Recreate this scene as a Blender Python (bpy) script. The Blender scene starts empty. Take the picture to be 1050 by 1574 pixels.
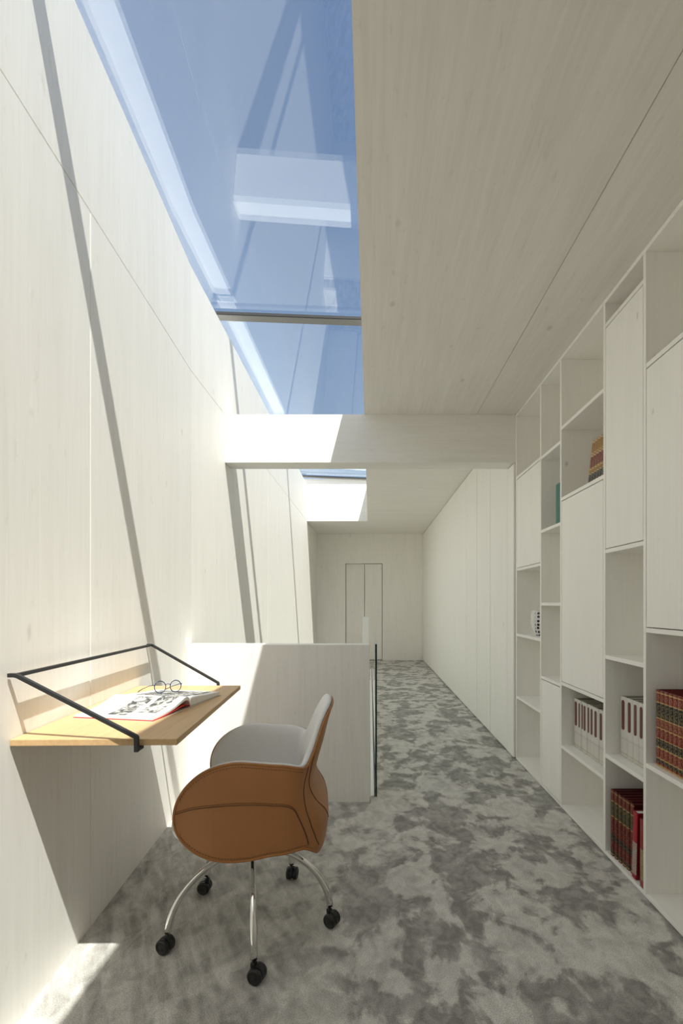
import bpy, bmesh, math, random
from mathutils import Vector, Matrix
random.seed(7)
S = bpy.context.scene
COL = S.collection
PI = math.pi

# ------------------------------------------------------------------ helpers
class MB:
    """collects shapes into one mesh"""
    def __init__(s): s.bm = bmesh.new(); s.smooth = []
    def box(s, x0, x1, y0, y1, z0, z1):
        v = [s.bm.verts.new((x, y, z)) for x in (x0, x1) for y in (y0, y1) for z in (z0, z1)]
        for f in ((0,1,3,2),(4,6,7,5),(0,4,5,1),(2,3,7,6),(0,2,6,4),(1,5,7,3)):
            s.bm.faces.new([v[i] for i in f])
        return s
    def prism(s, poly, z0, z1):
        a = [s.bm.verts.new((p[0], p[1], z0)) for p in poly]
        b = [s.bm.verts.new((p[0], p[1], z1)) for p in poly]
        n = len(poly)
        s.bm.faces.new(a[::-1]); s.bm.faces.new(b)
        for i in range(n): s.bm.faces.new((a[i], a[(i+1) % n], b[(i+1) % n], b[i]))
        return s
    def extr(s, prof, y0, y1):
        """profile in x,z extruded along y"""
        a = [s.bm.verts.new((p[0], y0, p[1])) for p in prof]
        b = [s.bm.verts.new((p[0], y1, p[1])) for p in prof]
        n = len(prof)
        s.bm.faces.new(a); s.bm.faces.new(b[::-1])
        for i in range(n): s.bm.faces.new((a[(i+1) % n], a[i], b[i], b[(i+1) % n]))
        return s
    def tube(s, pts, r, seg=12, closed=False, smooth=True, up=None, rot=0.0):
        pts = [Vector(p) for p in pts]; n = len(pts)
        rs = r if isinstance(r, (list, tuple)) else [r]*n
        rings = []; ref = Vector(up) if up else None
        for i, p in enumerate(pts):
            if closed: t = pts[(i+1) % n]-pts[i-1]
            else: t = pts[min(i+1, n-1)]-pts[max(i-1, 0)]
            t.normalize()
            if ref is None:
                ref = Vector((0,0,1)) if abs(t.z) < .9 else Vector((1,0,0))
            a = ref - t*ref.dot(t)
            if a.length < 1e-4: a = Vector((1,0,0)) - t*t.x
            a.normalize(); b = t.cross(a)
            if not up: ref = a
            k = 1.0
            if not closed and 0 < i < n-1 and seg == 4:
                t1 = (pts[i]-pts[i-1]).normalized(); k = 1/max(.5, t1.dot(t))
            rings.append([s.bm.verts.new(p + (a*math.cos(2*PI*j/seg+rot)+b*math.sin(2*PI*j/seg+rot))*rs[i]*k) for j in range(seg)])
        m = n if closed else n-1
        for i in range(m):
            A = rings[i]; B = rings[(i+1) % n]
            for j in range(seg):
                f = s.bm.faces.new((A[j], A[(j+1) % seg], B[(j+1) % seg], B[j])); f.smooth = smooth
        if not closed:
            s.bm.faces.new(rings[0][::-1]); s.bm.faces.new(rings[-1])
        return s
    def lathe(s, prof, seg=40, c=(0,0,0), M=None):
        rings = []
        for (r, z) in prof:
            ring = []
            for j in range(seg):
                p = Vector((r*math.cos(2*PI*j/seg), r*math.sin(2*PI*j/seg), z))
                if M: p = M @ p
                ring.append(s.bm.verts.new(p+Vector(c)))
            rings.append(ring)
        for A, B in zip(rings, rings[1:]):
            for j in range(seg):
                f = s.bm.faces.new((A[j], A[(j+1) % seg], B[(j+1) % seg], B[j])); f.smooth = True
        s.bm.faces.new(rings[0][::-1]); s.bm.faces.new(rings[-1])
        return s
    def grid(s, G, smooth=True, flip=False):
        V = [[s.bm.verts.new(p) for p in row] for row in G]
        for i in range(len(V)-1):
            for j in range(len(V[0])-1):
                q = (V[i][j], V[i+1][j], V[i+1][j+1], V[i][j+1])
                f = s.bm.faces.new(q[::-1] if flip else q); f.smooth = smooth
        return V
    def obj(s, name, mat, parent=None, bevel=0, seg=2, world=True, weld=False):
        if weld: bmesh.ops.remove_doubles(s.bm, verts=s.bm.verts, dist=1e-5)
        if parent is not None and world:
            bmesh.ops.translate(s.bm, verts=s.bm.verts, vec=-parent.location)
        bmesh.ops.recalc_face_normals(s.bm, faces=s.bm.faces)
        me = bpy.data.meshes.new(name); s.bm.to_mesh(me); s.bm.free()
        me.materials.append(mat)
        o = bpy.data.objects.new(name, me); COL.objects.link(o)
        if parent is not None: o.parent = parent
        if bevel:
            m = o.modifiers.new('bevel', 'BEVEL'); m.width = bevel; m.segments = seg; m.limit_method = 'ANGLE'; m.angle_limit = .6
            m.harden_normals = False
        return o

def thing(name, label, cat, loc=(0,0,0), rz=0, group=None):
    o = bpy.data.objects.new(name, None); COL.objects.link(o); o.empty_display_size = .1
    o.location = loc; o.rotation_euler = (0,0,rz)
    return tag(o, label, cat, group)
def tag(o, label, cat, group=None):
    o['label'] = label; o['category'] = cat
    if group: o['group'] = group
    return o
def struct(o, label=None, cat=None):
    o['kind'] = 'structure'
    if label: o['label'] = label
    if cat: o['category'] = cat
    return o
def dup(root, loc, rot, scale, label):
    r = root.copy(); COL.objects.link(r); r.location = loc; r.rotation_euler = rot; r.scale = scale; r['label'] = label
    for ch in list(root.children):
        c = ch.copy(); COL.objects.link(c); c.parent = r
    return r

# ------------------------------------------------------------------ materials
def new(name):
    m = bpy.data.materials.new(name); m.use_nodes = True
    nt = m.node_tree
    return m, nt, nt.nodes, nt.links, nt.nodes['Principled BSDF']
def plain(name, col, rough=.5, metal=0, bump=0, bscale=300, spec=.5, var=0, vscale=6):
    m, nt, N, L, P = new(name)
    P.inputs['Base Color'].default_value = (*col, 1); P.inputs['Roughness'].default_value = rough
    P.inputs['Metallic'].default_value = metal; P.inputs['Specular IOR Level'].default_value = spec
    tc = N.new('ShaderNodeTexCoord')
    if var:
        n = N.new('ShaderNodeTexNoise'); n.inputs['Scale'].default_value = vscale; n.inputs['Detail'].default_value = 4
        L.new(tc.outputs['Object'], n.inputs['Vector'])
        r = N.new('ShaderNodeMapRange'); r.inputs['To Min'].default_value = 1-var; r.inputs['To Max'].default_value = 1+var
        L.new(n.outputs['Fac'], r.inputs['Value'])
        mx = N.new('ShaderNodeVectorMath'); mx.operation = 'SCALE'; mx.inputs[0].default_value = col
        L.new(r.outputs[0], mx.inputs['Scale']); L.new(mx.outputs[0], P.inputs['Base Color'])
    if bump:
        n = N.new('ShaderNodeTexNoise'); n.inputs['Scale'].default_value = bscale; n.inputs['Detail'].default_value = 3
        L.new(tc.outputs['Object'], n.inputs['Vector'])
        b = N.new('ShaderNodeBump'); b.inputs['Strength'].default_value = bump; b.inputs['Distance'].default_value = .002
        L.new(n.outputs['Fac'], b.inputs['Height']); L.new(b.outputs[0], P.inputs['Normal'])
    return m
def wood(name, axis, light=(.895,.882,.842), dark=(.73,.712,.662), knots=True, rough=.55, fine=1.0, knotcol=(.36,.37,.355), amt=1.2, kn=.092):
    m, nt, N, L, P = new(name)
    tc = N.new('ShaderNodeTexCoord')
    def mapped(across, along):
        mp = N.new('ShaderNodeMapping'); sc = [across]*3; sc[axis] = along
        mp.inputs['Scale'].default_value = sc
        L.new(tc.outputs['Object'], mp.inputs['Vector']); return mp
    def noise(mp, scale, detail, dist=0, rough_=.6):
        n = N.new('ShaderNodeTexNoise'); n.inputs['Scale'].default_value = scale; n.inputs['Detail'].default_value = detail
        n.inputs['Distortion'].default_value = dist; n.inputs['Roughness'].default_value = rough_
        L.new(mp.outputs[0], n.inputs['Vector']); return n
    a = noise(mapped(1, .045), 70*fine, 5, .3)       # fine streaks
    b = noise(mapped(1, .10), 9, 4, .6)              # boards / cloudy glaze
    c = noise(mapped(1, .35), 34, 3, .4)             # short flecks
    r1 = N.new('ShaderNodeMapRange'); r1.inputs['From Min'].default_value = .30; r1.inputs['From Max'].default_value = .72
    L.new(a.outputs['Fac'], r1.inputs['Value'])
    r2 = N.new('ShaderNodeMapRange'); r2.inputs['From Min'].default_value = .3; r2.inputs['From Max'].default_value = .75
    L.new(b.outputs['Fac'], r2.inputs['Value'])
    r3 = N.new('ShaderNodeMapRange'); r3.inputs['From Min'].default_value = .63; r3.inputs['From Max'].default_value = .8
    L.new(c.outputs['Fac'], r3.inputs['Value'])
    s1 = N.new('ShaderNodeMath'); s1.operation = 'MULTIPLY_ADD'; s1.inputs[1].default_value = .26*amt
    L.new(r1.outputs[0], s1.inputs[0])
    s2 = N.new('ShaderNodeMath'); s2.operation = 'MULTIPLY'; s2.inputs[1].default_value = .24*amt
    L.new(r2.outputs[0], s2.inputs[0]); L.new(s2.outputs[0], s1.inputs[2])
    s3 = N.new('ShaderNodeMath'); s3.operation = 'MULTIPLY_ADD'; s3.inputs[1].default_value = .42*amt
    L.new(r3.outputs[0], s3.inputs[0]); L.new(s1.outputs[0], s3.inputs[2])
    mix = N.new('ShaderNodeMix'); mix.data_type = 'RGBA'
    mix.inputs[6].default_value = (*light, 1); mix.inputs[7].default_value = (*dark, 1)
    L.new(s3.outputs[0], mix.inputs[0])
    out = mix.outputs[2]
    if knots:
        v = N.new('ShaderNodeTexVoronoi'); v.inputs['Scale'].default_value = 4.6
        mpk = mapped(1, .55); L.new(mpk.outputs[0], v.inputs['Vector'])
        k = N.new('ShaderNodeMapRange'); k.inputs['From Min'].default_value = kn; k.inputs['From Max'].default_value = .03
        k.inputs['To Min'].default_value = 0; k.inputs['To Max'].default_value = .42
        dn = noise(mapped(1, .6), 30, 3, 0)
        ad = N.new('ShaderNodeMath'); ad.operation = 'MULTIPLY_ADD'; ad.inputs[1].default_value = .09; ad.inputs[2].default_value = -.03
        L.new(dn.outputs['Fac'], ad.inputs[0])
        sm = N.new('ShaderNodeMath'); sm.operation = 'ADD'
        L.new(v.outputs['Distance'], sm.inputs[0]); L.new(ad.outputs[0], sm.inputs[1])
        L.new(sm.outputs[0], k.inputs['Value'])
        mk = N.new('ShaderNodeMix'); mk.data_type = 'RGBA'; mk.inputs[7].default_value = (*knotcol, 1)
        L.new(k.outputs[0], mk.inputs[0]); L.new(out, mk.inputs[6]); out = mk.outputs[2]
    L.new(out, P.inputs['Base Color'])
    P.inputs['Roughness'].default_value = rough; P.inputs['Specular IOR Level'].default_value = .3
    bp = N.new('ShaderNodeBump'); bp.inputs['Strength'].default_value = .08; bp.inputs['Distance'].default_value = .002
    L.new(a.outputs['Fac'], bp.inputs['Height']); L.new(bp.outputs[0], P.inputs['Normal'])
    return m
def glass(name, tint, f0, rough=0.0):
    """clear pane: mirror share by Schlick's law, the rest passes straight through"""
    m = bpy.data.materials.new(name); m.use_nodes = True
    nt = m.node_tree; N = nt.nodes; L = nt.links; N.remove(N['Principled BSDF'])
    g = N.new('ShaderNodeNewGeometry')
    d = N.new('ShaderNodeVectorMath'); d.operation = 'DOT_PRODUCT'
    L.new(g.outputs['Incoming'], d.inputs[0]); L.new(g.outputs['Normal'], d.inputs[1])
    ab = N.new('ShaderNodeMath'); ab.operation = 'ABSOLUTE'; L.new(d.outputs['Value'], ab.inputs[0])
    om = N.new('ShaderNodeMath'); om.operation = 'SUBTRACT'; om.inputs[0].default_value = 1; om.use_clamp = True
    L.new(ab.outputs[0], om.inputs[1])
    pw = N.new('ShaderNodeMath'); pw.operation = 'POWER'; pw.inputs[1].default_value = 5; L.new(om.outputs[0], pw.inputs[0])
    ma = N.new('ShaderNodeMath'); ma.operation = 'MULTIPLY_ADD'; ma.inputs[1].default_value = 1-f0; ma.inputs[2].default_value = f0
    L.new(pw.outputs[0], ma.inputs[0])
    t = N.new('ShaderNodeBsdfTransparent'); t.inputs[0].default_value = (*tint, 1)
    gl = N.new('ShaderNodeBsdfGlossy'); gl.inputs['Roughness'].default_value = rough
    gl.inputs['Color'].default_value = (.98, .99, 1, 1)
    mx = N.new('ShaderNodeMixShader'); L.new(ma.outputs[0], mx.inputs[0]); L.new(t.outputs[0], mx.inputs[1]); L.new(gl.outputs[0], mx.inputs[2])
    L.new(mx.outputs[0], N['Material Output'].inputs['Surface'])
    return m
def carpet():
    m, nt, N, L, P = new('grey_velour_carpet')
    tc = N.new('ShaderNodeTexCoord')
    def noise(scale, detail, dist, sc=(1,1,1), rough=.6, vec=None):
        mp = N.new('ShaderNodeMapping'); mp.inputs['Scale'].default_value = sc
        L.new(vec or tc.outputs['Object'], mp.inputs['Vector'])
        n = N.new('ShaderNodeTexNoise'); n.inputs['Scale'].default_value = scale; n.inputs['Detail'].default_value = detail
        n.inputs['Distortion'].default_value = dist; n.inputs['Roughness'].default_value = rough
        L.new(mp.outputs[0], n.inputs['Vector']); return n
    def rng(n, a, b, c=0, d=1):
        r = N.new('ShaderNodeMapRange'); r.inputs['From Min'].default_value = a; r.inputs['From Max'].default_value = b
        r.inputs['To Min'].default_value = c; r.inputs['To Max'].default_value = d
        L.new(n, r.inputs['Value']); return r.outputs[0]
    def math2(op, a, b):
        q = N.new('ShaderNodeMath'); q.operation = op
        for i, w in enumerate((a, b)):
            if isinstance(w, (int, float)): q.inputs[i].default_value = w
            else: L.new(w, q.inputs[i])
        return q.outputs[0]
    rotm = N.new('ShaderNodeMapping'); rotm.inputs['Rotation'].default_value = (0, 0, math.radians(-28)); L.new(tc.outputs['Object'], rotm.inputs['Vector'])
    sep = N.new('ShaderNodeSeparateXYZ'); L.new(tc.outputs['Object'], sep.inputs[0])
    big = noise(3.3, 5, .6, (1.15, .85, 1), .58)
    med = noise(9, 4, .5, (1, .85, 1), .55)
    sml = noise(24, 3, .6, (1, .8, 1), .5)
    streak = noise(5, 4, .5, (4.5, .8, 1), .55, rotm.outputs[0])
    walked = rng(sep.outputs['X'], -.55, .15)                     # trodden walkway, calmer under the desk
    s_big = math2('ADD', big.outputs['Fac'], math2('MULTIPLY', math2('SUBTRACT', med.outputs['Fac'], .5), .50))
    patch = rng(s_big, .462, .522)
    patch2 = rng(med.outputs['Fac'], .44, .56)
    p3 = rng(sml.outputs['Fac'], .40, .62)
    st = rng(streak.outputs['Fac'], .36, .64)
    fa = math2('ADD', math2('MULTIPLY', patch, .54), math2('ADD', math2('MULTIPLY', patch2, .22), math2('MULTIPLY', p3, .24)))
    fb = math2('ADD', math2('MULTIPLY', st, .42), math2('ADD', math2('MULTIPLY', patch2, .26), math2('MULTIPLY', p3, .16)))
    fm = N.new('ShaderNodeMix'); fm.data_type = 'FLOAT'; L.new(walked, fm.inputs[0]); L.new(fb, fm.inputs[2]); L.new(fa, fm.inputs[3])
    f = fm.outputs[0]
    mix = N.new('ShaderNodeMix'); mix.data_type = 'RGBA'
    mix.inputs[6].default_value = (.265, .257, .240, 1); mix.inputs[7].default_value = (.72, .705, .66, 1)
    L.new(f, mix.inputs[0])
    fib = noise(260, 2, 0); fib2 = noise(900, 1, 0)
    sp = rng(fib.outputs['Fac'], .3, .7, .72, 1.28)
    vm = N.new('ShaderNodeVectorMath'); vm.operation = 'SCALE'
    L.new(mix.outputs[2], vm.inputs[0]); L.new(sp, vm.inputs['Scale'])
    L.new(vm.outputs[0], P.inputs['Base Color'])
    P.inputs['Roughness'].default_value = 1; P.inputs['Specular IOR Level'].default_value = .05
    P.inputs['Sheen Weight'].default_value = .12; P.inputs['Sheen Roughness'].default_value = .5
    h = math2('ADD', math2('MULTIPLY', f, 1.3), math2('ADD', math2('MULTIPLY', fib.outputs['Fac'], .5), math2('MULTIPLY', fib2.outputs['Fac'], .3)))
    b = N.new('ShaderNodeBump'); b.inputs['Strength'].default_value = .5; b.inputs['Distance'].default_value = .006
    L.new(h, b.inputs['Height']); L.new(b.outputs[0], P.inputs['Normal'])
    return m
def spine_cover(name, base, bands, H, fleck=None, fleck_scale=260, fleck_amt=.5, rough=.4, xmax=.0065):
    """book cloth: coloured bands run across the rounded spine only"""
    m, nt, N, L, P = new(name)
    tc = N.new('ShaderNodeTexCoord'); sx = N.new('ShaderNodeSeparateXYZ'); L.new(tc.outputs['Object'], sx.inputs[0])
    dv = N.new('ShaderNodeMath'); dv.operation = 'DIVIDE'; dv.inputs[1].default_value = H; L.new(sx.outputs['Z'], dv.inputs[0])
    cr = N.new('ShaderNodeValToRGB'); cr.color_ramp.interpolation = 'CONSTANT'
    els = cr.color_ramp.elements
    els[0].position = 0; els[0].color = (*bands[0][1], 1)
    els[1].position = bands[1][0]; els[1].color = (*bands[1][1], 1)
    for pos, c in bands[2:]:
        e = els.new(pos); e.color = (*c, 1)
    L.new(dv.outputs[0], cr.inputs[0])
    out = cr.outputs[0]
    if fleck:
        n = N.new('ShaderNodeTexNoise'); n.inputs['Scale'].default_value = fleck_scale; n.inputs['Detail'].default_value = 3
        L.new(tc.outputs['Object'], n.inputs['Vector'])
        r = N.new('ShaderNodeMapRange'); r.inputs['From Min'].default_value = .5; r.inputs['From Max'].default_value = .6; r.inputs['To Max'].default_value = fleck_amt
        L.new(n.outputs['Fac'], r.inputs['Value'])
        mf = N.new('ShaderNodeMix'); mf.data_type = 'RGBA'; mf.inputs[7].default_value = (*fleck, 1)
        L.new(r.outputs[0], mf.inputs[0]); L.new(out, mf.inputs[6]); out = mf.outputs[2]
    lt = N.new('ShaderNodeMath'); lt.operation = 'LESS_THAN'; lt.inputs[1].default_value = xmax; L.new(sx.outputs['X'], lt.inputs[0])
    mx = N.new('ShaderNodeMix'); mx.data_type = 'RGBA'; mx.inputs[6].default_value = (*base, 1)
    L.new(lt.outputs[0], mx.inputs[0]); L.new(out, mx.inputs[7]); L.new(mx.outputs[2], P.inputs['Base Color'])
    P.inputs['Roughness'].default_value = rough
    return m

W_WALL = wood('white_glazed_spruce_upright', 2)
W_CEIL = wood('white_glazed_spruce_lengthwise', 1, light=(.875,.852,.802), dark=(.66,.635,.58))
W_CEILX = wood('white_glazed_spruce_across', 0, light=(.905,.885,.838), dark=(.73,.705,.65))
W_BEAM = wood('white_glazed_spruce_crosswise', 0)
W_END = wood('white_glazed_spruce_end_wall', 2, light=(.925,.905,.855), dark=(.78,.757,.70))
W_CAB = wood('white_glazed_cabinet_wood', 2, light=(.945,.932,.892), dark=(.84,.822,.775), kn=.066)
W_CABH = wood('white_glazed_shelf_wood', 1, light=(.945,.932,.892), dark=(.84,.822,.775), knots=False)
OAK = wood('natural_oak', 1, light=(.63,.43,.225), dark=(.33,.19,.085), knots=False, rough=.45, fine=1.3, amt=1.1)
CARPET = carpet()
WHITE = plain('white_paint', (.80,.795,.77), .5, var=.02)
BAR = plain('grey_aluminium_bar', (.21,.205,.19), .45, var=.04)
GASKET = plain('black_rubber_gasket', (.03,.03,.03), .6, var=.1)
BLACK = plain('black_powder_coated_steel', (.016,.017,.019), .5, bump=.05, bscale=600, var=.1)
PLASTIC = plain('black_caster_plastic', (.012,.012,.013), .42, var=.1)
CHROME = plain('polished_chrome', (.72,.71,.69), .07, 1, var=.02)
LEATHER = plain('tan_saddle_leather', (.375,.158,.050), .48, bump=.15, bscale=420, var=.07, vscale=9)
LEATHER_EDGE = plain('burnished_leather_edge', (.36,.150,.038), .45, bump=.1, bscale=500, var=.08)
STITCH = plain('dark_brown_seam_thread', (.10,.045,.016), .7, var=.1)
FABRIC = plain('pale_grey_wool_fabric', (.76,.76,.75), .95, bump=.3, bscale=900, spec=.1, var=.04, vscale=60)
PAGE = plain('white_paper', (.86,.855,.83), .7, var=.02)
PAGE_EDGE = plain('cream_page_edges', (.66,.62,.52), .8, var=.12, vscale=400)
RED_COVER = plain('red_paper_cover', (.62,.035,.025), .45, var=.06)
GLASS_ROOF = glass('coated_roof_glass', (.945,.968,.965), .115)
GLASS_RAIL = glass('clear_rail_glass', (.96,.985,.975), .05)
GLASS_EDGE = plain('dark_green_polished_glass_edge', (.008,.035,.038), .15, var=.1)
LENS = glass('clear_spectacle_lens', (.97,.98,.99), .04)
FRAME_BLUE = plain('dark_blue_spectacle_frame', (.02,.035,.085), .3, var=.1)

# ------------------------------------------------------------------ dimensions of the place
EYE = 1.2
CEIL = 2.65; ROOF = 3.30
XL = -1.117; XS = -.045; XF = 1.12
YB = 10.15; YN = -1.6; YK = 3.02           # end wall, rear wall, bend of the left wall
SK0, SK1 = -1.1, 8.56                      # skylight opening
def wl(y): return XL + (.066*(YK-y) if y < YK else 0)   # left wall face

# ------------------------------------------------------------------ setting
f = MB()
f.box(-1.4, 1.7, YN-.1, 3.0, -.2, 0)
f.box(.03, 1.7, 3.0, 8.85, -.2, 0)
f.box(-1.4, 1.7, 8.85, YB+.1, -.2, 0)
struct(f.obj('floor', CARPET))
struct(MB().box(-1.3, .4, 2.7, 9.2, -2.8, -2.7).obj('floor_lower', CARPET))

g = .0025
w = MB()
def skew(y0, y1, z0, z1, d0=0, d1=.12):
    w.prism([(wl(y0)-d0, y0), (wl(y1)-d0, y1), (wl(y1)-d1, y1), (wl(y0)-d1, y0)], z0, z1)
for y0, y1 in ((YN, 1.793-g), (1.793+g, YK)):
    skew(y0, y1, -.2, CEIL-.003)
skew(YN, YK, CEIL+.003, ROOF)
skew(YN, YK, -.2, ROOF-.01, .004, .14)
for y0, y1 in ((YK, 5.29-g), (5.29+g, 7.6-g), (7.6+g, YB)):
    w.box(XL-.12, XL, y0, y1, -2.7, CEIL-.003)
w.box(XL-.12, XL, YK, YB, CEIL+.003, ROOF)
w.box(XL-.14, XL-.004, YK, YB, -2.7, ROOF-.01)
struct(w.obj('wall_left', W_WALL))

c = MB()
c.box(XS, .818, YN, 3.80, CEIL, ROOF)
c.box(.8225, 1.7, YN, 3.80, CEIL, ROOF)
c.box(.80, .84, YN, 3.80, CEIL+.006, ROOF-.01)
c.box(-.95, XS, YN, SK0, CEIL, ROOF)
struct(c.obj('ceiling', W_CEIL))
struct(MB().box(XS, 1.7, 3.80, YB, CEIL, ROOF).box(XL-.02, XS, SK1, YB, CEIL, ROOF).obj('ceiling', W_CEILX))

struct(MB().box(XL+.002, 1.45, 3.72, 3.90, 2.28, CEIL+.0).obj('trim_1', W_BEAM, bevel=.002),
       'white wooden ceiling beam crossing the corridor under the roof window')

DX0, DX1, DZ = -.518, .259, 2.03
e = MB()
e.box(-1.3, DX0, YB, YB+.12, -.2, CEIL+.02)
e.box(DX1, 1.7, YB, YB+.12, -.2, CEIL+.02)
e.box(DX0, DX1, YB, YB+.12, DZ, CEIL+.02)
e.box(DX0-.05, DX1+.05, YB+.10, YB+.14, -.2, DZ+.05)
struct(e.obj('wall_back', W_END))
struct(MB().box(DX0+.012, -.120, YB+.062, YB+.099, .012, DZ-.012).obj('door_1', W_END, bevel=.002),
       'left leaf of the flush wooden double door in the end wall', 'door')
struct(MB().box(-.110, DX1-.010, YB+.026, YB+.060, .012, DZ-.012).obj('door_2', W_END, bevel=.002),
       'right leaf of the flush wooden double door in the end wall', 'door')
struct(MB().box(1.47, 1.6, YN, YB, -.2, CEIL+.02).box(XF, 1.47, YN, 1.09, 0, CEIL).obj('wall_right', W_WALL))
struct(MB().box(-1.2, 1.7, YN-.12, YN, -.2, ROOF).obj('wall_front', W_WALL))
# stairwell enclosure below the floor
struct(MB().box(.03-.025, .03-.005, 3.02, 8.85, -2.7, -.002).box(XL, .03, 8.83, 8.85, -2.7, -.201).box(XL, .03, 3.0, 3.02, -2.7, -.201).obj('wall_stair', WHITE))
# parapet in front of the stair opening, and its stub at the far end
struct(MB().box(-1.109, -.004, 2.918, 3.02, 0, .949).obj('wall_parapet', W_WALL, bevel=.0015), 'low white wooden parapet wall closing off the stair opening behind the chair')
struct(MB().box(-.142, -.024, 8.86, 8.96, 0, .948).obj('wall_parapet_end', WHITE, bevel=.0015), 'narrow white parapet end beyond the glass balustrade')
# reveal above the roof opening: ledge and upstand that carry the glass
def zg(x): return 3.47 - .0374*(x-XL)
r = MB()
xo, xi = XL-.13, XS+.12
r.prism([(wl(YN)-.14, YN), (wl(YK)-.14, YK), (XL-.14, 8.72), (XL-.20, 8.72), (wl(YK)-.2, YK), (wl(YN)-.2, YN)], ROOF-.15, zg(xo)+.02)
r.box(xi, xi+.06, YN, 8.72, ROOF, zg(xi)+.02)
r.box(XL-.2, xi+.06, 8.69, 8.75, ROOF, zg(XS))
r.box(-1.0, xi+.06, YN, SK0-.12, ROOF, 3.40)
struct(r.obj('trim_2', WHITE), 'white upstand around the roof window')

# roof glazing
BARS = [1.265, 3.77, 6.28]
edges = [SK0-.10] + BARS + [8.60]
for i in range(4):
    y0 = edges[i] + (.0 if i == 0 else .036); y1 = edges[i+1] + (.034 if i < 3 else .03)
    def xlw(y): return wl(y)-.125
    gp = MB()
    v = []
    for x, y in ((xlw(y0), y0), (xi, y0), (xi, y1), (xlw(y1), y1)):
        v.append((x, y, zg(x)))
    a = [gp.bm.verts.new(p) for p in v]; b = [gp.bm.verts.new((p[0], p[1], p[2]+.024)) for p in v]
    gp.bm.faces.new(a); gp.bm.faces.new(b[::-1])
    for k in range(4): gp.bm.faces.new((a[k], a[(k+1) % 4], b[(k+1) % 4], b[k]))
    gp.obj('window_%d' % (i+1), GLASS_ROOF)['kind'] = 'structure'
for i, y in enumerate(BARS + [8.60]):
    t = thing('glazing_bar', ['grey glazing bar of the roof window nearest the camera', 'grey glazing bar crossing the blue roof window above the beam',
               'grey glazing bar of the roof window beyond the beam', 'dark end bar of the roof window above the sunlit end of the shaft'][i], 'glazing bar', (XS, y, zg(XS)))
    for nm, mt, dy0, dy1, dz0, dz1 in (('bar', BAR, .004, .082, -.026, -.001), ('gasket', GASKET, -.003, .004, -.021, -.001)):
        m = MB(); x0 = wl(y)-.125; x1 = xi
        P = []
        for x in (x0, x1):
            for yy in (y+dy0, y+dy1):
                for zz in (zg(x)+dz0, zg(x)+dz1): P.append(m.bm.verts.new((x, yy, zz)))
        for q in ((0,1,3,2),(4,6,7,5),(0,4,5,1),(2,3,7,6),(0,2,6,4),(1,5,7,3)): m.bm.faces.new([P[k] for k in q])
        m.obj(nm, mt, t)

# ------------------------------------------------------------------ glass balustrade
t = thing('glass_balustrade', 'clear frameless glass balustrade along the stair opening', 'balustrade', (.036, 3.0, 0))
MB().box(.031, .0425, 3.012, 8.86, 0.001, .945).obj('glass_pane', GLASS_RAIL, t)
MB().box(.031, .0425, 3.003, 3.012, 0.001, .945).obj('polished_edge', GLASS_EDGE, t)['label'] = 'dark green polished edge'

# ------------------------------------------------------------------ wardrobe
t = thing('built_in_wardrobe', 'white full-height built-in wardrobe running down the corridor beyond the bookshelf', 'wardrobe', (1.105, 3.73, 0))
XW = 1.105
MB().box(XW+.022, 1.45, 3.735, 3.90, .012, 2.275).box(XW+.022, 1.45, 3.905, YB-.01, .012, CEIL-.005).obj('body', W_CAB, t)
MB().box(XW, XW+.02, 3.728, 3.898, .012, 2.274).obj('filler_panel', W_CAB, t, bevel=.0012)
for a, b in ((3.903, 4.443), (4.456, 5.004), (5.015, 5.585)):
    d = MB().box(XW, XW+.02, a, b, .014, CEIL-.010).obj('door', W_CAB, t, bevel=.0015)
for a, b in ((5.594, 8.786), (8.798, YB-.012)):
    MB().box(XW, XW+.02, a, b, .014, CEIL-.010).obj('side_panel', W_CAB, t, bevel=.0015)

# ------------------------------------------------------------------ bookshelf
sh = thing('bookshelf', 'white built-in bookshelf wall with open compartments and flush doors', 'bookshelf', (XF, 3.72, 0))
YS = [3.71, 3.18, 2.844, 2.315, 1.975, 1.44, 1.10]
XBK = 1.45
for y in YS:
    MB().box(XF, XBK, y-.0095, y+.0095, .004, CEIL-.022).obj('divider', W_CAB, sh, bevel=.001)
MB().box(XF, XBK, YS[-1]-.0095, YS[0]+.0095, CEIL-.0215, CEIL-.002).obj('top_panel', W_CABH, sh, bevel=.001)
MB().box(XBK+.001, XBK+.012, YS[-1]-.0095, YS[0]+.0095, .004, CEIL-.002).obj('back_panel', W_CAB, sh)
cols = [([2.155, 1.455, .957, .4825], (2.155, 1.455)), ([2.149, 1.668, 1.193, .716], (.716, .012)),
        ([2.223, 1.808, .73, .36], (1.808, .73)), ([2.52, 1.446, .944, .474], (2.52, 1.446)),
        ([2.163, 1.09, .542], (2.163, 1.09)), ([2.149, 1.668, 1.193, .716], (.716, .012))]
for (y1, y0), (zs, dr) in zip(zip(YS, YS[1:]), cols):
    a, b = y0+.0099, y1-.0099
    for z in zs: MB().box(XF+.0005, XBK, a, b, z-.0095, z+.0095).obj('shelf', W_CABH, sh, bevel=.001)
    MB().box(XF+.0005, XBK, a, b, .004, .0215).obj('bottom_panel', W_CABH, sh, bevel=.001)
    MB().box(XF+.0005, XF+.0185, a+.0035, b-.0035, dr[1]+.0135, dr[0]-.0155).obj('door', W_CAB, sh, bevel=.0012)

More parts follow.
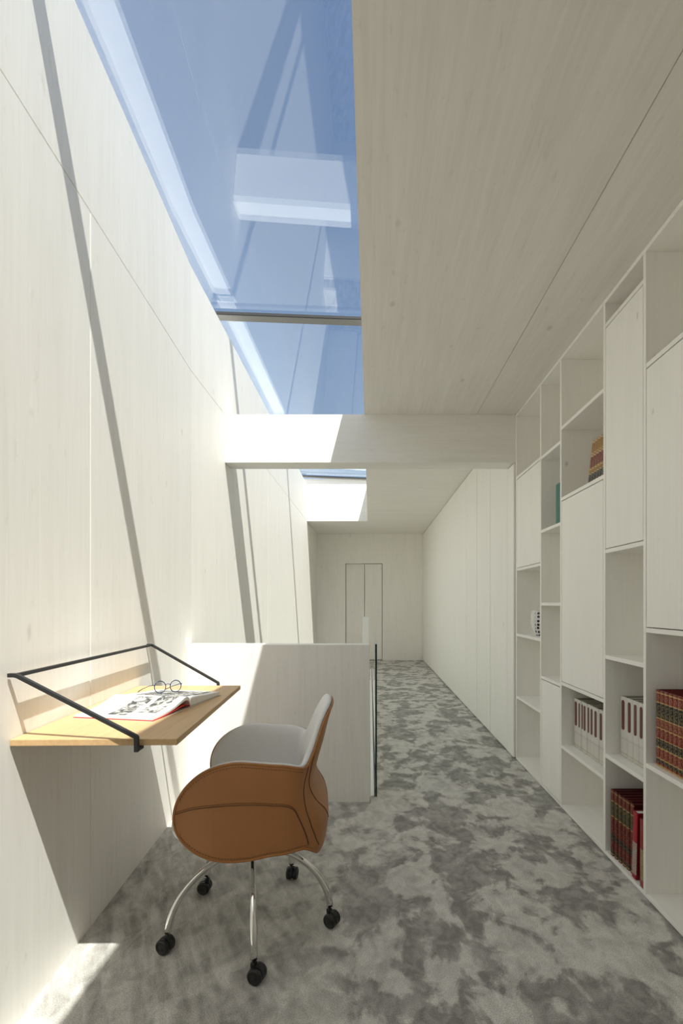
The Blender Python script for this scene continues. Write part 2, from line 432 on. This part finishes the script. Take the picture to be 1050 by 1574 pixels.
# ------------------------------------------------------------------ books
def book_proto(name, label, cat, group, T, H, D, cover, pages=PAGE_EDGE, round_=.005):
    t = thing(name, label, cat, group=group)
    c_ = .0025
    arc = [(.006-round_*math.sin(PI*k/8), -T/2+T/2*math.cos(PI*k/8)) for k in range(9)]
    poly = [(D, 0)] + arc + [(D, -T), (D, -T+c_), (.009, -T+c_), (.009, -c_), (D, -c_)]
    MB().prism(poly, 0, H).obj('cover', cover, t, world=False)
    MB().box(.0095, D-.004, -T+c_+.0002, -c_-.0002, .003, H-.004).obj('page_block', pages, t, world=False)
    return t
ORD = ['first', 'second', 'third', 'fourth', 'fifth', 'sixth', 'seventh', 'eighth', 'ninth']
WHITE_B = spine_cover('white_book_cloth', (.60,.585,.53), [(0,(.52,.50,.43)), (.02,(.60,.585,.53)), (.05,(.50,.47,.38)), (.075,(.62,.60,.55)), (.30,(.42,.41,.37)), (.306,(.62,.60,.55)), (.33,(.45,.44,.40)), (.335,(.66,.645,.60))], .28, rough=.5)
DRED = plain('dark_red_spine_strip', (.13,.018,.014), .4, var=.1)
TG = .0006
def add_strip(t, T, H):
    hw = min(.010, T*.22); z0, z1 = H*.45, H*.945
    pts = []
    for k in range(9): pts.append((-hw*math.cos(PI*k/8), z1-hw+hw*math.sin(PI*k/8)))
    for k in range(9): pts.append((hw*math.cos(PI*k/8), z0+hw-hw*math.sin(PI*k/8)))
    m = MB()
    fr = [m.bm.verts.new((-.0006, -T/2+p[0], p[1])) for p in pts]; bk = [m.bm.verts.new((.004, -T/2+p[0], p[1])) for p in pts]
    m.bm.faces.new(fr); n = len(pts)
    for i in range(n): m.bm.faces.new((fr[i], fr[(i+1) % n], bk[(i+1) % n], bk[i]))
    m.bm.faces.new(bk[::-1])
    m.obj('spine_strip', DRED, t, world=False)['label'] = 'dark red spine strip'
T0 = .05
pw_ = book_proto('book', '', 'book', 'white books with dark red spine strips', T0, .28, .21, WHITE_B, plain('brown_page_tops', (.16,.13,.10), .8, var=.15, vscale=300), .0045)
add_strip(pw_, T0, .28)
y = 2.812
th3 = [.060, .033, .030, .046, .035, .044, .056, .05]
for i, th in enumerate(th3):
    lab = 'white book with dark red spine strip, %s from left in low row under tall door' % ORD[i]
    loc = (1.183+random.uniform(-.003,.003), y, .3700)
    if i == 0: b = pw_; b.location = loc; b.scale = (1, (th-TG)/T0, 1); b['label'] = lab
    else: dup(pw_, loc, (0,0,0), (1, (th-TG)/T0, 1), lab)
    y -= th
for i, (y, th) in enumerate(((2.281,.055), (2.225,.051), (2.173,.046), (2.126,.046))):
    dup(pw_, (1.177, y, .4840), (0,0,0), (1, (th-TG)/T0, 1), 'white book with dark red spine strip, %s from left above the deep red books' % ORD[i])
RED = (.21,.012,.012); GOLD = (.52,.36,.13); BLK = (.012,.012,.012); RED2 = (.20,.016,.013)
RB = spine_cover('red_gold_book_cloth', (.14,.006,.008), [(0,GOLD),(.02,RED2),(.05,BLK),(.10,GOLD),(.115,RED2),(.24,GOLD),(.255,BLK),(.36,GOLD),(.375,RED2),(.50,GOLD),(.515,RED2),(.625,GOLD),(.64,BLK),(.83,GOLD),(.845,RED2),(.955,GOLD),(.97,RED2)], .302, GOLD, 170, .38)
RB2 = spine_cover('deep_red_book_cloth', (.055,.002,.004), [(0,(.13,.010,.008)),(.02,GOLD),(.03,BLK),(.085,(.13,.010,.008)),(.2,(.13,.010,.008)),(.24,BLK),(.33,(.13,.010,.008)),(.60,GOLD),(.612,(.06,.05,.02)),(.83,GOLD),(.842,(.13,.010,.008)),(.965,GOLD),(.975,(.13,.010,.008))], .305, GOLD, 120, .18)
RPG = plain('dark_red_page_tops', (.13,.010,.012), .5, var=.15, vscale=200)
pr = book_proto('book', '', 'book', 'red and gold bound volumes', .027, .302, .22, RB, RPG, .005)
y = 1.9425
for i in range(8):
    lab = 'red gold-banded book, %s from left in the row at the right frame edge' % ORD[i]
    if i == 0: pr.location = (1.143, y, .5525); pr.scale = (1, .98, 1); pr['label'] = lab
    else: dup(pr, (1.143, y, .5525), (0,0,0), (1, .98, 1), lab)
    y -= .0272
pd = book_proto('book', '', 'book', 'deep red volumes on the bottom shelf', .027, .305, .22, RB2, RPG, .005)
for i, y in enumerate((2.276, 2.245, 2.213, 2.182, 2.154, 2.122)):
    lab = 'deep red book with narrow gold bands, %s from left on the bottom shelf' % ORD[i]
    if i == 0: pd.location = (1.127, y, .0225); pd['label'] = lab
    else: dup(pd, (1.127+.002*i, y, .0225), (0,0,0), (1, 1, 1), lab)
B7 = spine_cover('bright_red_jacket', (.20,.006,.010), [(0,(.38,.012,.022)),(.06,(.42,.40,.34)),(.52,(.38,.012,.022)),(.98,(.40,.014,.022))], .30, (.36,.02,.025), 210, .75)
t = book_proto('book', 'bright red book with a pale lettered spine, leaning among the deep red volumes', 'book', None, .034, .288, .21, B7, PAGE, .003)
t.location = (1.124, 2.089, .0252); t.rotation_euler = (math.radians(2.4), 0, 0)
B8 = spine_cover('crimson_jacket', (.18,.010,.012), [(0,(.30,.05,.03)),(.10,(.36,.28,.14)),(.56,(.26,.016,.018)),(.98,(.30,.02,.02))], .28, (.22,.05,.03), 160, .6)
t = book_proto('book', 'crimson book with gold lettered lower spine beside the right divider on the bottom shelf', 'book', None, .036, .28, .21, B8, PAGE, .004)
t.location = (1.123, 2.0225, .0225)
BR = (.30,.15,.035); CR = (.62,.50,.27)
BB = spine_cover('golden_brown_book_cloth', (.20,.095,.025), [(0,BR),(.06,CR),(.08,BR),(.10,CR),(.115,BR),(.125,(.018,.022,.035)),(.285,CR),(.30,BR),(.38,CR),(.40,BR),(.44,(.16,.018,.018)),(.66,CR),(.68,BR),(.72,CR),(.735,BR),(.955,CR),(.98,BR)], .243, CR, 240, .3)
pb = book_proto('book', '', 'book', 'golden brown volumes leaning on the upper shelf', .0285, .243, .18, BB, PAGE_EDGE, .005)
ang = math.radians(15)
y = 2.628
for i in range(6):
    lab = 'golden brown leaning book with red and navy bands, %s from left' % ORD[i]
    loc = (1.175, y, 1.8177+.0285*math.sin(ang)+.0003)
    if i == 0: pb.location = loc; pb.rotation_euler = (ang,0,0); pb['label'] = lab
    else: dup(pb, loc, (ang,0,0), (1,1,1), lab)
    y -= .0285/math.cos(ang)+.0004
TEAL = plain('teal_cloth', (.025,.155,.125), .5, var=.12, vscale=40)
TEALD = plain('dark_teal_cloth', (.015,.085,.075), .5, var=.12, vscale=40)
MAUVE = plain('mauve_page_edges', (.30,.20,.27), .7, var=.1, vscale=200)
t = book_proto('book', 'teal book standing left of its darker twin in the small upper compartment', 'book', None, .066, .25, .2, TEAL, MAUVE, .002); t.location = (1.14, 2.985, 1.6785)
t = book_proto('book', 'dark teal book squeezed against the divider in the small upper compartment', 'book', None, .060, .25, .2, TEALD, MAUVE, .002); t.location = (1.142, 2.917, 1.6785)

# ------------------------------------------------------------------ vase
def vase_mat():
    m, nt, N, L, P = new('white_glaze_with_black_leaves')
    tc = N.new('ShaderNodeTexCoord'); sp = N.new('ShaderNodeSeparateXYZ'); L.new(tc.outputs['Object'], sp.inputs[0])
    at = N.new('ShaderNodeMath'); at.operation = 'ARCTAN2'; L.new(sp.outputs['Y'], at.inputs[0]); L.new(sp.outputs['X'], at.inputs[1])
    cb = N.new('ShaderNodeCombineXYZ'); 
    ax = N.new('ShaderNodeMath'); ax.operation = 'MULTIPLY'; ax.inputs[1].default_value = 2.6; L.new(at.outputs[0], ax.inputs[0])
    az = N.new('ShaderNodeMath'); az.operation = 'MULTIPLY'; az.inputs[1].default_value = 38; L.new(sp.outputs['Z'], az.inputs[0])
    L.new(ax.outputs[0], cb.inputs['X']); L.new(az.outputs[0], cb.inputs['Y'])
    v = N.new('ShaderNodeTexVoronoi'); v.voronoi_dimensions = '2D'; v.inputs['Scale'].default_value = 1.0; v.inputs['Randomness'].default_value = .25
    L.new(cb.outputs[0], v.inputs['Vector'])
    lt = N.new('ShaderNodeMath'); lt.operation = 'LESS_THAN'; lt.inputs[1].default_value = .33; L.new(v.outputs['Distance'], lt.inputs[0])
    # leaves grow on the side turned to the room, the far side stays plain
    sd = N.new('ShaderNodeMath'); sd.operation = 'LESS_THAN'; sd.inputs[1].default_value = -.02; 
    q = N.new('ShaderNodeVectorMath'); q.operation = 'DOT_PRODUCT'; q.inputs[1].default_value = (-.86, .5, 0); L.new(tc.outputs['Object'], q.inputs[0])
    sd.inputs[1].default_value = .034; L.new(q.outputs['Value'], sd.inputs[0])
    mu = N.new('ShaderNodeMath'); mu.operation = 'MULTIPLY'; L.new(lt.outputs[0], mu.inputs[0]); L.new(sd.outputs[0], mu.inputs[1])
    mx = N.new('ShaderNodeMix'); mx.data_type = 'RGBA'; mx.inputs[6].default_value = (.74,.74,.73,1); mx.inputs[7].default_value = (.012,.012,.014,1)
    L.new(mu.outputs[0], mx.inputs[0]); L.new(mx.outputs[2], P.inputs['Base Color'])
    P.inputs['Roughness'].default_value = .2
    return m
VX, VY, VZ = 1.228, 3.46, .9670
t = thing('vase', 'white ceramic vase with black leaf pattern on the shelf', 'vase', (VX, VY, VZ))
pr_ = [(.042,0),(.048,.003),(.058,.018),(.068,.045),(.075,.075),(.079,.105),(.0785,.13),(.075,.155),(.070,.172),(.067,.18),(.064,.18),(.067,.168),(.071,.14),(.072,.10),(.06,.03),(.0,.012)]
MB().lathe(pr_[:-1]+[(.002,.012)], 48).obj('body', vase_mat(), t, world=False)
ORANGE = plain('orange_glaze', (.75,.30,.06), .3, var=.05); YEL = plain('yellow_glaze', (.75,.55,.12), .3, var=.05)
def vstripe(z, mat, w0, w1):
    m = MB(); a0 = math.atan2(-.58, -.81)
    G = []
    for k in range(8):
        a = 3.45 + w0 + (w1-w0)*k/7
        rr = .0787 if z > .09 else .075
        rr = .0792
        G.append([(rr*math.cos(a), rr*math.sin(a), z), (rr*math.cos(a), rr*math.sin(a), z+.006)])
    m.grid(G).__class__
    o = m.obj('glaze_stripe', mat, t, world=False); md = o.modifiers.new('s', 'SOLIDIFY'); md.thickness = .0006
vstripe(.117, ORANGE, -.75, -.2); vstripe(.097, YEL, -.75, -.1)

# ------------------------------------------------------------------ small ceiling fitting
t = thing('ceiling_sensor', 'small white cylindrical fitting under the ceiling before the end wall', 'sensor', (-.42, 10.02, CEIL))
MB().lathe([(.022,0),(.022,-.008),(.016,-.010),(.016,-.085),(.012,-.09)], 24, (-.42, 10.02, CEIL-.0005)).obj('housing', WHITE, t)

# ------------------------------------------------------------------ wall desk
dk = thing('wall_desk', 'oak wall-hung desk held by a black steel strap', 'desk', (-1.036, 1.79, .801))
e = .002
MB().prism([(wl(1.349)+e, 1.349), (-.542, 1.358), (-.600, 2.24), (wl(2.23)+e, 2.23)], .801, .819).obj('desktop', OAK, dk, bevel=.0012)
def corner(p0, p1, p2, r, n=4):
    p0, p1, p2 = map(Vector, (p0, p1, p2)); a = p1+(p0-p1).normalized()*r; b = p1+(p2-p1).normalized()*r
    return [tuple((1-k/n)**2*a+2*(k/n)*(1-k/n)*p1+(k/n)**2*b) for k in range(n+1)]
hb = .0075
def arm(y, xe, yd):
    xw = wl(y)+.004; xc = xw+.022
    pts = [(xw, y, 1.0)] + corner((xw, y, 1.0), (xc, y, 1.0), (xe, yd, .832), .008) + corner((xc, y, 1.0), (xe, yd, .829), (xe, yd, .79), .004, 2)
    pts += [(xe, yd, .788)]
    m = MB().tube(pts, hb*1.05, 4, smooth=False, up=(0,1,0), rot=PI/4)
    s = 1 if yd < 1.8 else -1
    y0, y1 = sorted((yd-s*.004, yd+s*.032))
    m.box(xe-.0055, xe+.0055, y0, y1, .7890, .8000)
    m.obj('arm', BLACK, dk, bevel=.0008)
arm(1.341, -.647, 1.341); arm(2.314, -.707, 2.252)
MB().tube([(wl(1.345)+.026, 1.345, 1.0), (wl(2.31)+.026, 2.31, 1.0)], hb, 4, smooth=False, up=(0,0,1), rot=PI/4).obj('rail', BLACK, dk, bevel=.0008)

# ------------------------------------------------------------------ open book on the desk
bk = thing('open_book', 'open illustrated book with red cover lying on the oak desk', 'book', (-.66, 1.775, .8192), math.atan2(.985, .17))
HB = .285
LT = [(-.225,.011),(-.18,.0122),(-.14,.0155),(-.10,.022),(-.07,.030),(-.045,.0375),(-.028,.041),(-.016,.040),(-.008,.035),(-.003,.026),(-.001,.012)]
LB = [(-.225,.0045),(-.18,.0055),(-.14,.0085),(-.10,.0145),(-.07,.0215),(-.045,.0275),(-.028,.0295),(-.016,.027),(-.008,.021),(-.003,.013),(-.001,.006)]
RT = [(.001,.012),(.003,.024),(.010,.0295),(.025,.031),(.05,.0295),(.09,.0255),(.14,.021),(.19,.0175),(.225,.0155)]
def smooth_prof(pts, n=3):
    out = []
    for i in range(len(pts)-1):
        p0 = Vector(pts[max(i-1,0)]); p1 = Vector(pts[i]); p2 = Vector(pts[i+1]); p3 = Vector(pts[min(i+2,len(pts)-1)])
        for k in range(n):
            t_ = k/n
            out.append(tuple(.5*((2*p1)+(p2-p0)*t_+(2*p0-5*p1+4*p2-p3)*t_*t_+(3*p1-p0-3*p2+p3)*t_**3)))
    return out+[pts[-1]]
LTs, RTs, LBs = smooth_prof(LT), smooth_prof(RT), smooth_prof(LB)
MB().extr(LTs+LBs[::-1], 0, HB).obj('left_pages', PAGE, bk, world=False)
MB().extr(RTs+[(.225,.0035),(.001,.0035)], 0, HB).obj('right_pages', PAGE, bk, world=False)
red_l = [(-.228,.0032),(-.18,.004),(-.14,.0065),(-.10,.0105),(-.06,.0145),(-.03,.0145),(-.012,.010),(-.003,.004)]
MB().extr(red_l+[(p[0], p[1]-.0012) for p in red_l[::-1]], -.003, HB+.003).obj('endpaper', RED_COVER, bk, world=False)['label'] = 'red endpaper'
MB().box(-.229, .229, -.003, HB+.003, 0, .0018).obj('cover', plain('cream_cover_board', (.70,.66,.58), .5, var=.04), bk, world=False)
def engraving(scale, lo, hi):
    m, nt, N, L, P = new('printed_engraving')
    tc = N.new('ShaderNodeTexCoord'); n = N.new('ShaderNodeTexNoise'); n.inputs['Scale'].default_value = scale; n.inputs['Detail'].default_value = 8; n.inputs['Roughness'].default_value = .7; n.inputs['Distortion'].default_value = 1
    L.new(tc.outputs['Object'], n.inputs['Vector'])
    cr = N.new('ShaderNodeValToRGB'); cr.color_ramp.elements[0].position = lo; cr.color_ramp.elements[0].color = (.05,.05,.048,1)
    cr.color_ramp.elements[1].position = hi; cr.color_ramp.elements[1].color = (.80,.79,.76,1)
    L.new(n.outputs['Fac'], cr.inputs[0]); L.new(cr.outputs[0], P.inputs['Base Color']); P.inputs['Roughness'].default_value = .6
    return m
EN1 = engraving(34, .44, .66); EN2 = engraving(40, .46, .72)
def zat(prof, x):
    for (a, za), (b, zb) in zip(prof, prof[1:]):
        if a <= x <= b: return za+(zb-za)*(x-a)/(b-a)
    return prof[-1][1]
def patch(prof, x0, x1, y0, y1, mat):
    m = MB(); G = []
    for k in range(25):
        x = x0+(x1-x0)*k/24
        G.append([(x, y0, zat(prof, x)+.0005), (x, y1, zat(prof, x)+.0005)])
    m.grid(G); m.obj('illustration', mat, bk, world=False)['label'] = 'grey printed engraving'
patch(LTs, -.203, -.035, .115, .185, EN1)
patch(LTs, -.165, -.022, .028, .098, EN1)
patch(RTs, .030, .205, .03, .25, EN2)

# ------------------------------------------------------------------ spectacles
rowa = math.atan2(.75, .66)
gs = thing('eyeglasses', 'round dark blue eyeglasses lying on the open book', 'eyeglasses', (-.80, 1.912, .8466), rowa); gs.rotation_euler = (0, .06, rowa)
RL = .0225
for sx in (-1, 1):
    cx = sx*.0315
    ring = [(cx+RL*math.cos(2*PI*k/40), .003*math.sin(2*PI*k/40), RL+.0012+RL*math.sin(2*PI*k/40)) for k in range(40)]
    MB().tube(ring, .0018, 8, closed=True).obj('rim', FRAME_BLUE, gs, world=False)
    disc = MB(); 
    a = [disc.bm.verts.new((cx+(RL-.001)*math.cos(2*PI*k/32), .003*math.sin(2*PI*k/32)-.0005, RL+.0012+(RL-.001)*math.sin(2*PI*k/32))) for k in range(32)]
    b = [disc.bm.verts.new((v.co.x, v.co.y+.0015, v.co.z)) for v in a]
    disc.bm.faces.new(a); disc.bm.faces.new(b[::-1])
    for k in range(32): disc.bm.faces.new((a[k], a[(k+1) % 32], b[(k+1) % 32], b[k]))
    disc.obj('lens', LENS, gs, world=False)
    xo_ = cx+sx*(RL+.001)
    tp = [(xo_, 0, RL+.008), (xo_+sx*.004, .004, RL+.009), (xo_+sx*.005, .03, RL+.004), (xo_+sx*.003, .085, .010), (xo_+sx*.001, .125, -.004), (xo_, .140, -.012)]
    MB().tube([tuple(Vector(p)) for p in tp], [.0016,.0016,.0015,.0016,.002,.002], 8).obj('temple', FRAME_BLUE, gs, world=False)
MB().tube([(-.0100, 0, RL+.006), (-.006, .002, RL+.0105), (0, .0025, RL+.012), (.006, .002, RL+.0105), (.0100, 0, RL+.006)], .0012, 8).obj('bridge', FRAME_BLUE, gs, world=False)

# ------------------------------------------------------------------ desk chair
CROT = math.radians(6)
ch = thing('desk_chair', 'tan leather shell desk chair on five chrome legs with casters', 'chair', (-.446, 1.822, 0), CROT)
def spl(tab, x):
    """monotone-ish cubic through a table"""
    n = len(tab)
    if x <= tab[0][0]: return tab[0][1]
    if x >= tab[-1][0]: return tab[-1][1]
    for i in range(n-1):
        if tab[i][0] <= x <= tab[i+1][0]: break
    x0, y0 = tab[i]; x1, y1 = tab[i+1]; h = x1-x0
    def sl(k):
        if k <= 0 or k >= n-1: return 0 if k in (0,) else (tab[n-1][1]-tab[n-2][1])/(tab[n-1][0]-tab[n-2][0])
        a = (tab[k][1]-tab[k-1][1])/(tab[k][0]-tab[k-1][0]); b = (tab[k+1][1]-tab[k][1])/(tab[k+1][0]-tab[k][0])
        return 0 if a*b <= 0 else 2*a*b/(a+b)
    m0, m1 = sl(i), sl(i+1); t = (x-x0)/h
    return (2*t**3-3*t*t+1)*y0+(t**3-2*t*t+t)*h*m0+(-2*t**3+3*t*t)*y1+(t**3-t*t)*h*m1
def sstep(a, b, x):
    t = min(1, max(0, (x-a)/(b-a))); return t*t*(3-2*t)
CR_, SIDE, HW = .35, .306, .262
DTOT = CR_+SIDE                                  # path length from the middle of the back to a front tip
def plan(d):
    if d < CR_:
        a = d/CR_*PI/2
        return -.10-.174*max(0, math.cos(a))**.52, HW*math.sin(a)**.74
    return -.10+(d-CR_), HW
TOPT = [(0,.828),(.06,.825),(.10,.816),(.128,.801),(.148,.777),(.162,.745),(.174,.705),(.188,.670),(.204,.655),(.235,.650),(.29,.657),(.36,.672),(.45,.682)]
BOTT = [(0,.350),(.07,.350),(.12,.347),(.17,.352),(.23,.376),(.28,.392),(.36,.380),(.43,.368),(.465,.366)]
def ztop(d):
    if d <= .45: return spl(TOPT, d)
    u = (d-.45)/(DTOT-.45); return .514+(.682-.514)*math.sqrt(max(0, 1-u**2.1))
def zbot(d):
    if d <= .465: return spl(BOTT, d)
    u = (d-.465)/(DTOT-.465); return .514-(.514-.366)*math.sqrt(max(0, 1-u**2.1))
LEAN = [(.33,.006),(.37,-.008),(.43,-.014),(.47,-.008),(.52,.018),(.58,.034),(.64,.022),(.70,.004),(.77,-.014),(.85,-.038)]
def shell(d, sgn, z, off=0.0):
    """point of the shell surface, off metres to the inside"""
    def raw(d, z):
        u, v = plan(d)
        b = 1-sstep(.17, .33, d)
        u += b*spl(LEAN, z)
        v *= 1 - .20*b*sstep(.60, .86, z) 
        side = sstep(.2, .4, d)
        v += side*(.016*(1-((z-.52)/.16)**2)) - .010*sstep(.5, DTOT, d)
        return Vector((-u, sgn*v, z))
    p = raw(d, z)
    if off:
        e_ = .004
        a = raw(min(d+e_, DTOT), z)-raw(max(d-e_, 0), z)
        if d < e_: a = Vector((0, sgn, 0))
        c_ = raw(d, z+e_)-raw(d, z-e_)
        n = a.cross(c_).normalized()
        cen = Vector((-.02 if d > CR_ else .0, 0, p.z)) 
        if n.dot(Vector((-.05 if d < .45 else p.x, 0, p.z))-p) < 0: n = -n
        p = p+n*off
    return p
ds = []
k = 0.0
for i in range(47): ds.append(.30*i/46)
for i in range(1, 22): ds.append(.30+(.50-.30)*i/21)
for i in range(1, 25): ds.append(.50+(DTOT-.50)*math.sin(PI/2*i/24))
cols_ = [(d, -1) for d in ds[::-1]] + [(d, 1) for d in ds[1:]]
NT = 26
def surf(off_fn, inset=0.0, lift=0.0):
    G = []
    for d, sg in cols_:
        d2 = min(d, DTOT-inset*.9)
        zt, zb = ztop(d2)-inset+lift*min(1, (DTOT-d)/.05), zbot(d2)+inset
        if zt < zb: zt = zb = (zt+zb)/2
        G.append([shell(d2, sg, zb+(zt-zb)*j/NT, off_fn(d, j/NT)) for j in range(NT+1)])
    return G
def closed_skin(name, mat, o_in, o_out, inset, lift):
    m = MB()
    A = m.grid(surf(o_out, inset, lift)); B = m.grid(surf(o_in, inset, lift), flip=True)
    n = len(A)
    for i in range(n-1):
        m.bm.faces.new((A[i][0], B[i][0], B[i+1][0], A[i+1][0])).smooth = True
        m.bm.faces.new((A[i][NT], A[i+1][NT], B[i+1][NT], B[i][NT])).smooth = True
    return m.obj(name, mat, ch, world=False, weld=True)
def edge_round(t):   # 0 at the rims, 1 in the middle
    return max(.5, math.sqrt(max(0, 1-(2*t-1)**8)))
closed_skin('leather_shell', LEATHER, lambda d,t: .007, lambda d,t: 0.0, 0, 0)
closed_skin('inner_pad', FABRIC, lambda d,t: .0085+.026*edge_round(t)*(0.25+.75*min(1, ((DTOT-d)/.03)))+.0, lambda d,t: .0085, .004, .0115)
rim = [shell(d, sg, ztop(d), .0025) for d, sg in cols_]
rim2 = [shell(d, sg, zbot(d), .0025) for d, sg in cols_]
loop = rim + rim2[::-1][1:-1]
MB().tube(loop, .0050, 8, closed=True).obj('piping', LEATHER_EDGE, ch, world=False)['label'] = 'burnished orange leather edge'
# seams on both outer sides
def seam(pts, sg, r=.0014, n=60):
    out = []
    ctl = [Vector(p) for p in pts]
    for i in range(len(ctl)-1):
        p0, p1, p2, p3 = ctl[max(i-1,0)], ctl[i], ctl[i+1], ctl[min(i+2, len(ctl)-1)]
        for k in range(10):
            t_ = k/10
            q = .5*((2*p1)+(p2-p0)*t_+(2*p0-5*p1+4*p2-p3)*t_*t_+(3*p1-p0-3*p2+p3)*t_**3)
            out.append(shell(q.x, sg, q.y, -.0006))
    out.append(shell(ctl[-1].x, sg, ctl[-1].y, -.0006))
    return out
SE1 = [(.655,.528),(.59,.545),(.50,.553),(.41,.553),(.345,.545),(.305,.522),(.275,.460),(.252,.400)]
SE2 = [(.205,.655),(.215,.60),(.235,.535),(.238,.47),(.215,.415),(.185,.382)]
SE3 = [(.178,.70),(.165,.62),(.135,.53),(.085,.46),(.05,.42)]
for sg in (-1, 1):
    for q in (SE2, SE3): MB().tube(seam(q, sg), .0016, 6).obj('back_seam', STITCH, ch, world=False)
    m = MB().tube(seam(SE1, sg), .0013, 6)
    ln = seam([(d, z+.006) for d, z in SE1], sg)
    for a, b in zip(ln, ln[1:]):
        for k in (0, .5):
            m.tube([a.lerp(b, k), a.lerp(b, k+.3)], .0010, 5)
    m.obj('side_seam', STITCH, ch, world=False)
    dd = [(d, ztop(d)-.011) for d in ds if d > .25 and d < DTOT-.02] + [(d, zbot(d)+.011) for d in ds[::-1] if d > .25 and d < DTOT-.02]
    ln = [shell(d, sg, z, -.0004) for d, z in dd]
    m = MB()
    for a, b in zip(ln, ln[1:]):
        L_ = (b-a).length; nn = max(1, int(L_/.006))
        for k in range(nn): m.tube([a.lerp(b, k/nn), a.lerp(b, (k+.55)/nn)], .0009, 5)
    m.obj('edge_stitching', STITCH, ch, world=False)
# seat cushion
m = MB(); G = []
for i in range(25):
    z_ = -1+2*i/24
    k = (1-abs(z_)**3.2)**(1/3.2)
    row = []
    for j in range(65):
        a = 2*PI*j/64
        cx_, sy_ = math.cos(a), math.sin(a)
        X = abs(cx_)**(2/3.6)*(1 if cx_ >= 0 else -1); Y = abs(sy_)**(2/4.2)*(1 if sy_ >= 0 else -1)
        kk = .86+.14*k if abs(z_) < 1 else .80
        row.append((-.033+.226*X*kk, .222*Y*kk, .438+.036*z_-(.010*X*X if z_ > 0 else 0)))
    G.append(row)
V = m.grid(G); m.bm.faces.new(V[0][:-1]); m.bm.faces.new(V[-1][:-1])
m.obj('seat_cushion', FABRIC, ch, world=False, weld=True)
# mechanism, column, hub
MB().box(-.09, .10, -.085, .085, .385, .402).obj('seat_plate', BLACK, ch, world=False, bevel=.004)
MB().lathe([(.030,.385),(.030,.345),(.024,.335),(.024,.300),(.042,.298),(.046,.285),(.046,.262),(.036,.250),(.018,.246)], 32).obj('column', CHROME, ch, world=False)
for kx in range(5):
    a = math.radians(-75+72*kx)-CROT
    c_, s_ = math.cos(a), math.sin(a)
    pts = []
    for i in range(25):
        t_ = PI/2*i/24*.97
        rr = .030+.266*math.sin(t_); zz = .060+.223*math.cos(t_)
        pts.append((rr*c_, rr*s_, zz))
    MB().tube(pts, [.0105+.0022*i/24 for i in range(25)], 16).obj('leg', CHROME, ch, world=False)
    # caster
    sw = a + [1.0, -.5, .25, .6, -.9][kx]        # swivel
    R_ = .294
    M = Matrix.Translation((R_*c_, R_*s_, 0)) @ Matrix.Rotation(sw, 4, 'Z')
    cst = MB()
    cst.lathe([(.0055,.050),(.0055,.074)], 12)
    n0 = len(cst.bm.verts)
    # hood: an arched shell over the wheels, axis along local y
    arc = [(.012+.0262*math.cos(math.radians(b)), .0265+.0260*math.sin(math.radians(b))) for b in range(-30, 211, 15)]
    cst.extr(arc, -.0072, .0072)
    cst.box(-.008, .008, -.008, .008, .045, .060)
    bmesh.ops.transform(cst.bm, matrix=M, verts=cst.bm.verts)
    co = cst.obj('caster', PLASTIC, ch, world=False, bevel=.0015)
    for sy in (-1, 1):
        wh = MB(); MW = M @ Matrix.Translation((.012, sy*.0150, .0255)) @ Matrix.Rotation(-sy*PI/2, 4, 'X')
        wh.lathe([(.022,-.0075),(.0245,-.0065),(.0255,-.004),(.0255,.0025),(.0242,.0062),(.0215,.008),(.018,.0084),(.0165,.0068),(.008,.0072),(.003,.0095)], 36, M=MW)
        wh.obj('wheel', PLASTIC, co, world=False)

# ------------------------------------------------------------------ light
d = Vector((-.257, .44, -1))
sun = bpy.data.lights.new('sun', 'SUN'); sun.energy = 4.9; sun.angle = math.radians(.53); sun.color = (1, .944, .872)
so = bpy.data.objects.new('sun', sun); COL.objects.link(so); so.rotation_euler = d.to_track_quat('-Z', 'Y').to_euler()
wd = bpy.data.worlds.new('sky'); S.world = wd; wd.use_nodes = True
N = wd.node_tree.nodes; L = wd.node_tree.links; bg = N['Background']
sk = N.new('ShaderNodeTexSky'); sk.sky_type = 'NISHITA'; sk.sun_disc = False
sk.sun_elevation = math.radians(63); sk.sun_rotation = math.atan2(.257, -.44)
sk.air_density = 1.0; sk.dust_density = 1.2; sk.ozone_density = 1.0
L.new(sk.outputs[0], bg.inputs['Color']); bg.inputs['Strength'].default_value = .092

# ------------------------------------------------------------------ camera
cd = bpy.data.cameras.new('camera'); co = bpy.data.objects.new('camera', cd); COL.objects.link(co)
co.location = (0, 0, EYE); co.rotation_euler = (PI/2, 0, 0)
cd.sensor_fit = 'HORIZONTAL'; cd.sensor_width = 36; cd.lens = 744/1050*36
cd.shift_x = -44/1050; cd.shift_y = 140/1050; cd.clip_start = .05
S.camera = co

S.view_settings.view_transform = 'Standard'; S.view_settings.look = 'None'
S.view_settings.gamma = 1; S.view_settings.use_curve_mapping = False
S.view_settings.exposure = 1.14
S.cycles.use_denoising = True; S.cycles.use_adaptive_sampling = True; S.cycles.adaptive_threshold = .018
S.cycles.max_bounces = 14; S.cycles.diffuse_bounces = 9; S.cycles.glossy_bounces = 6; S.cycles.transparent_max_bounces = 16
S.cycles.sample_clamp_indirect = 8
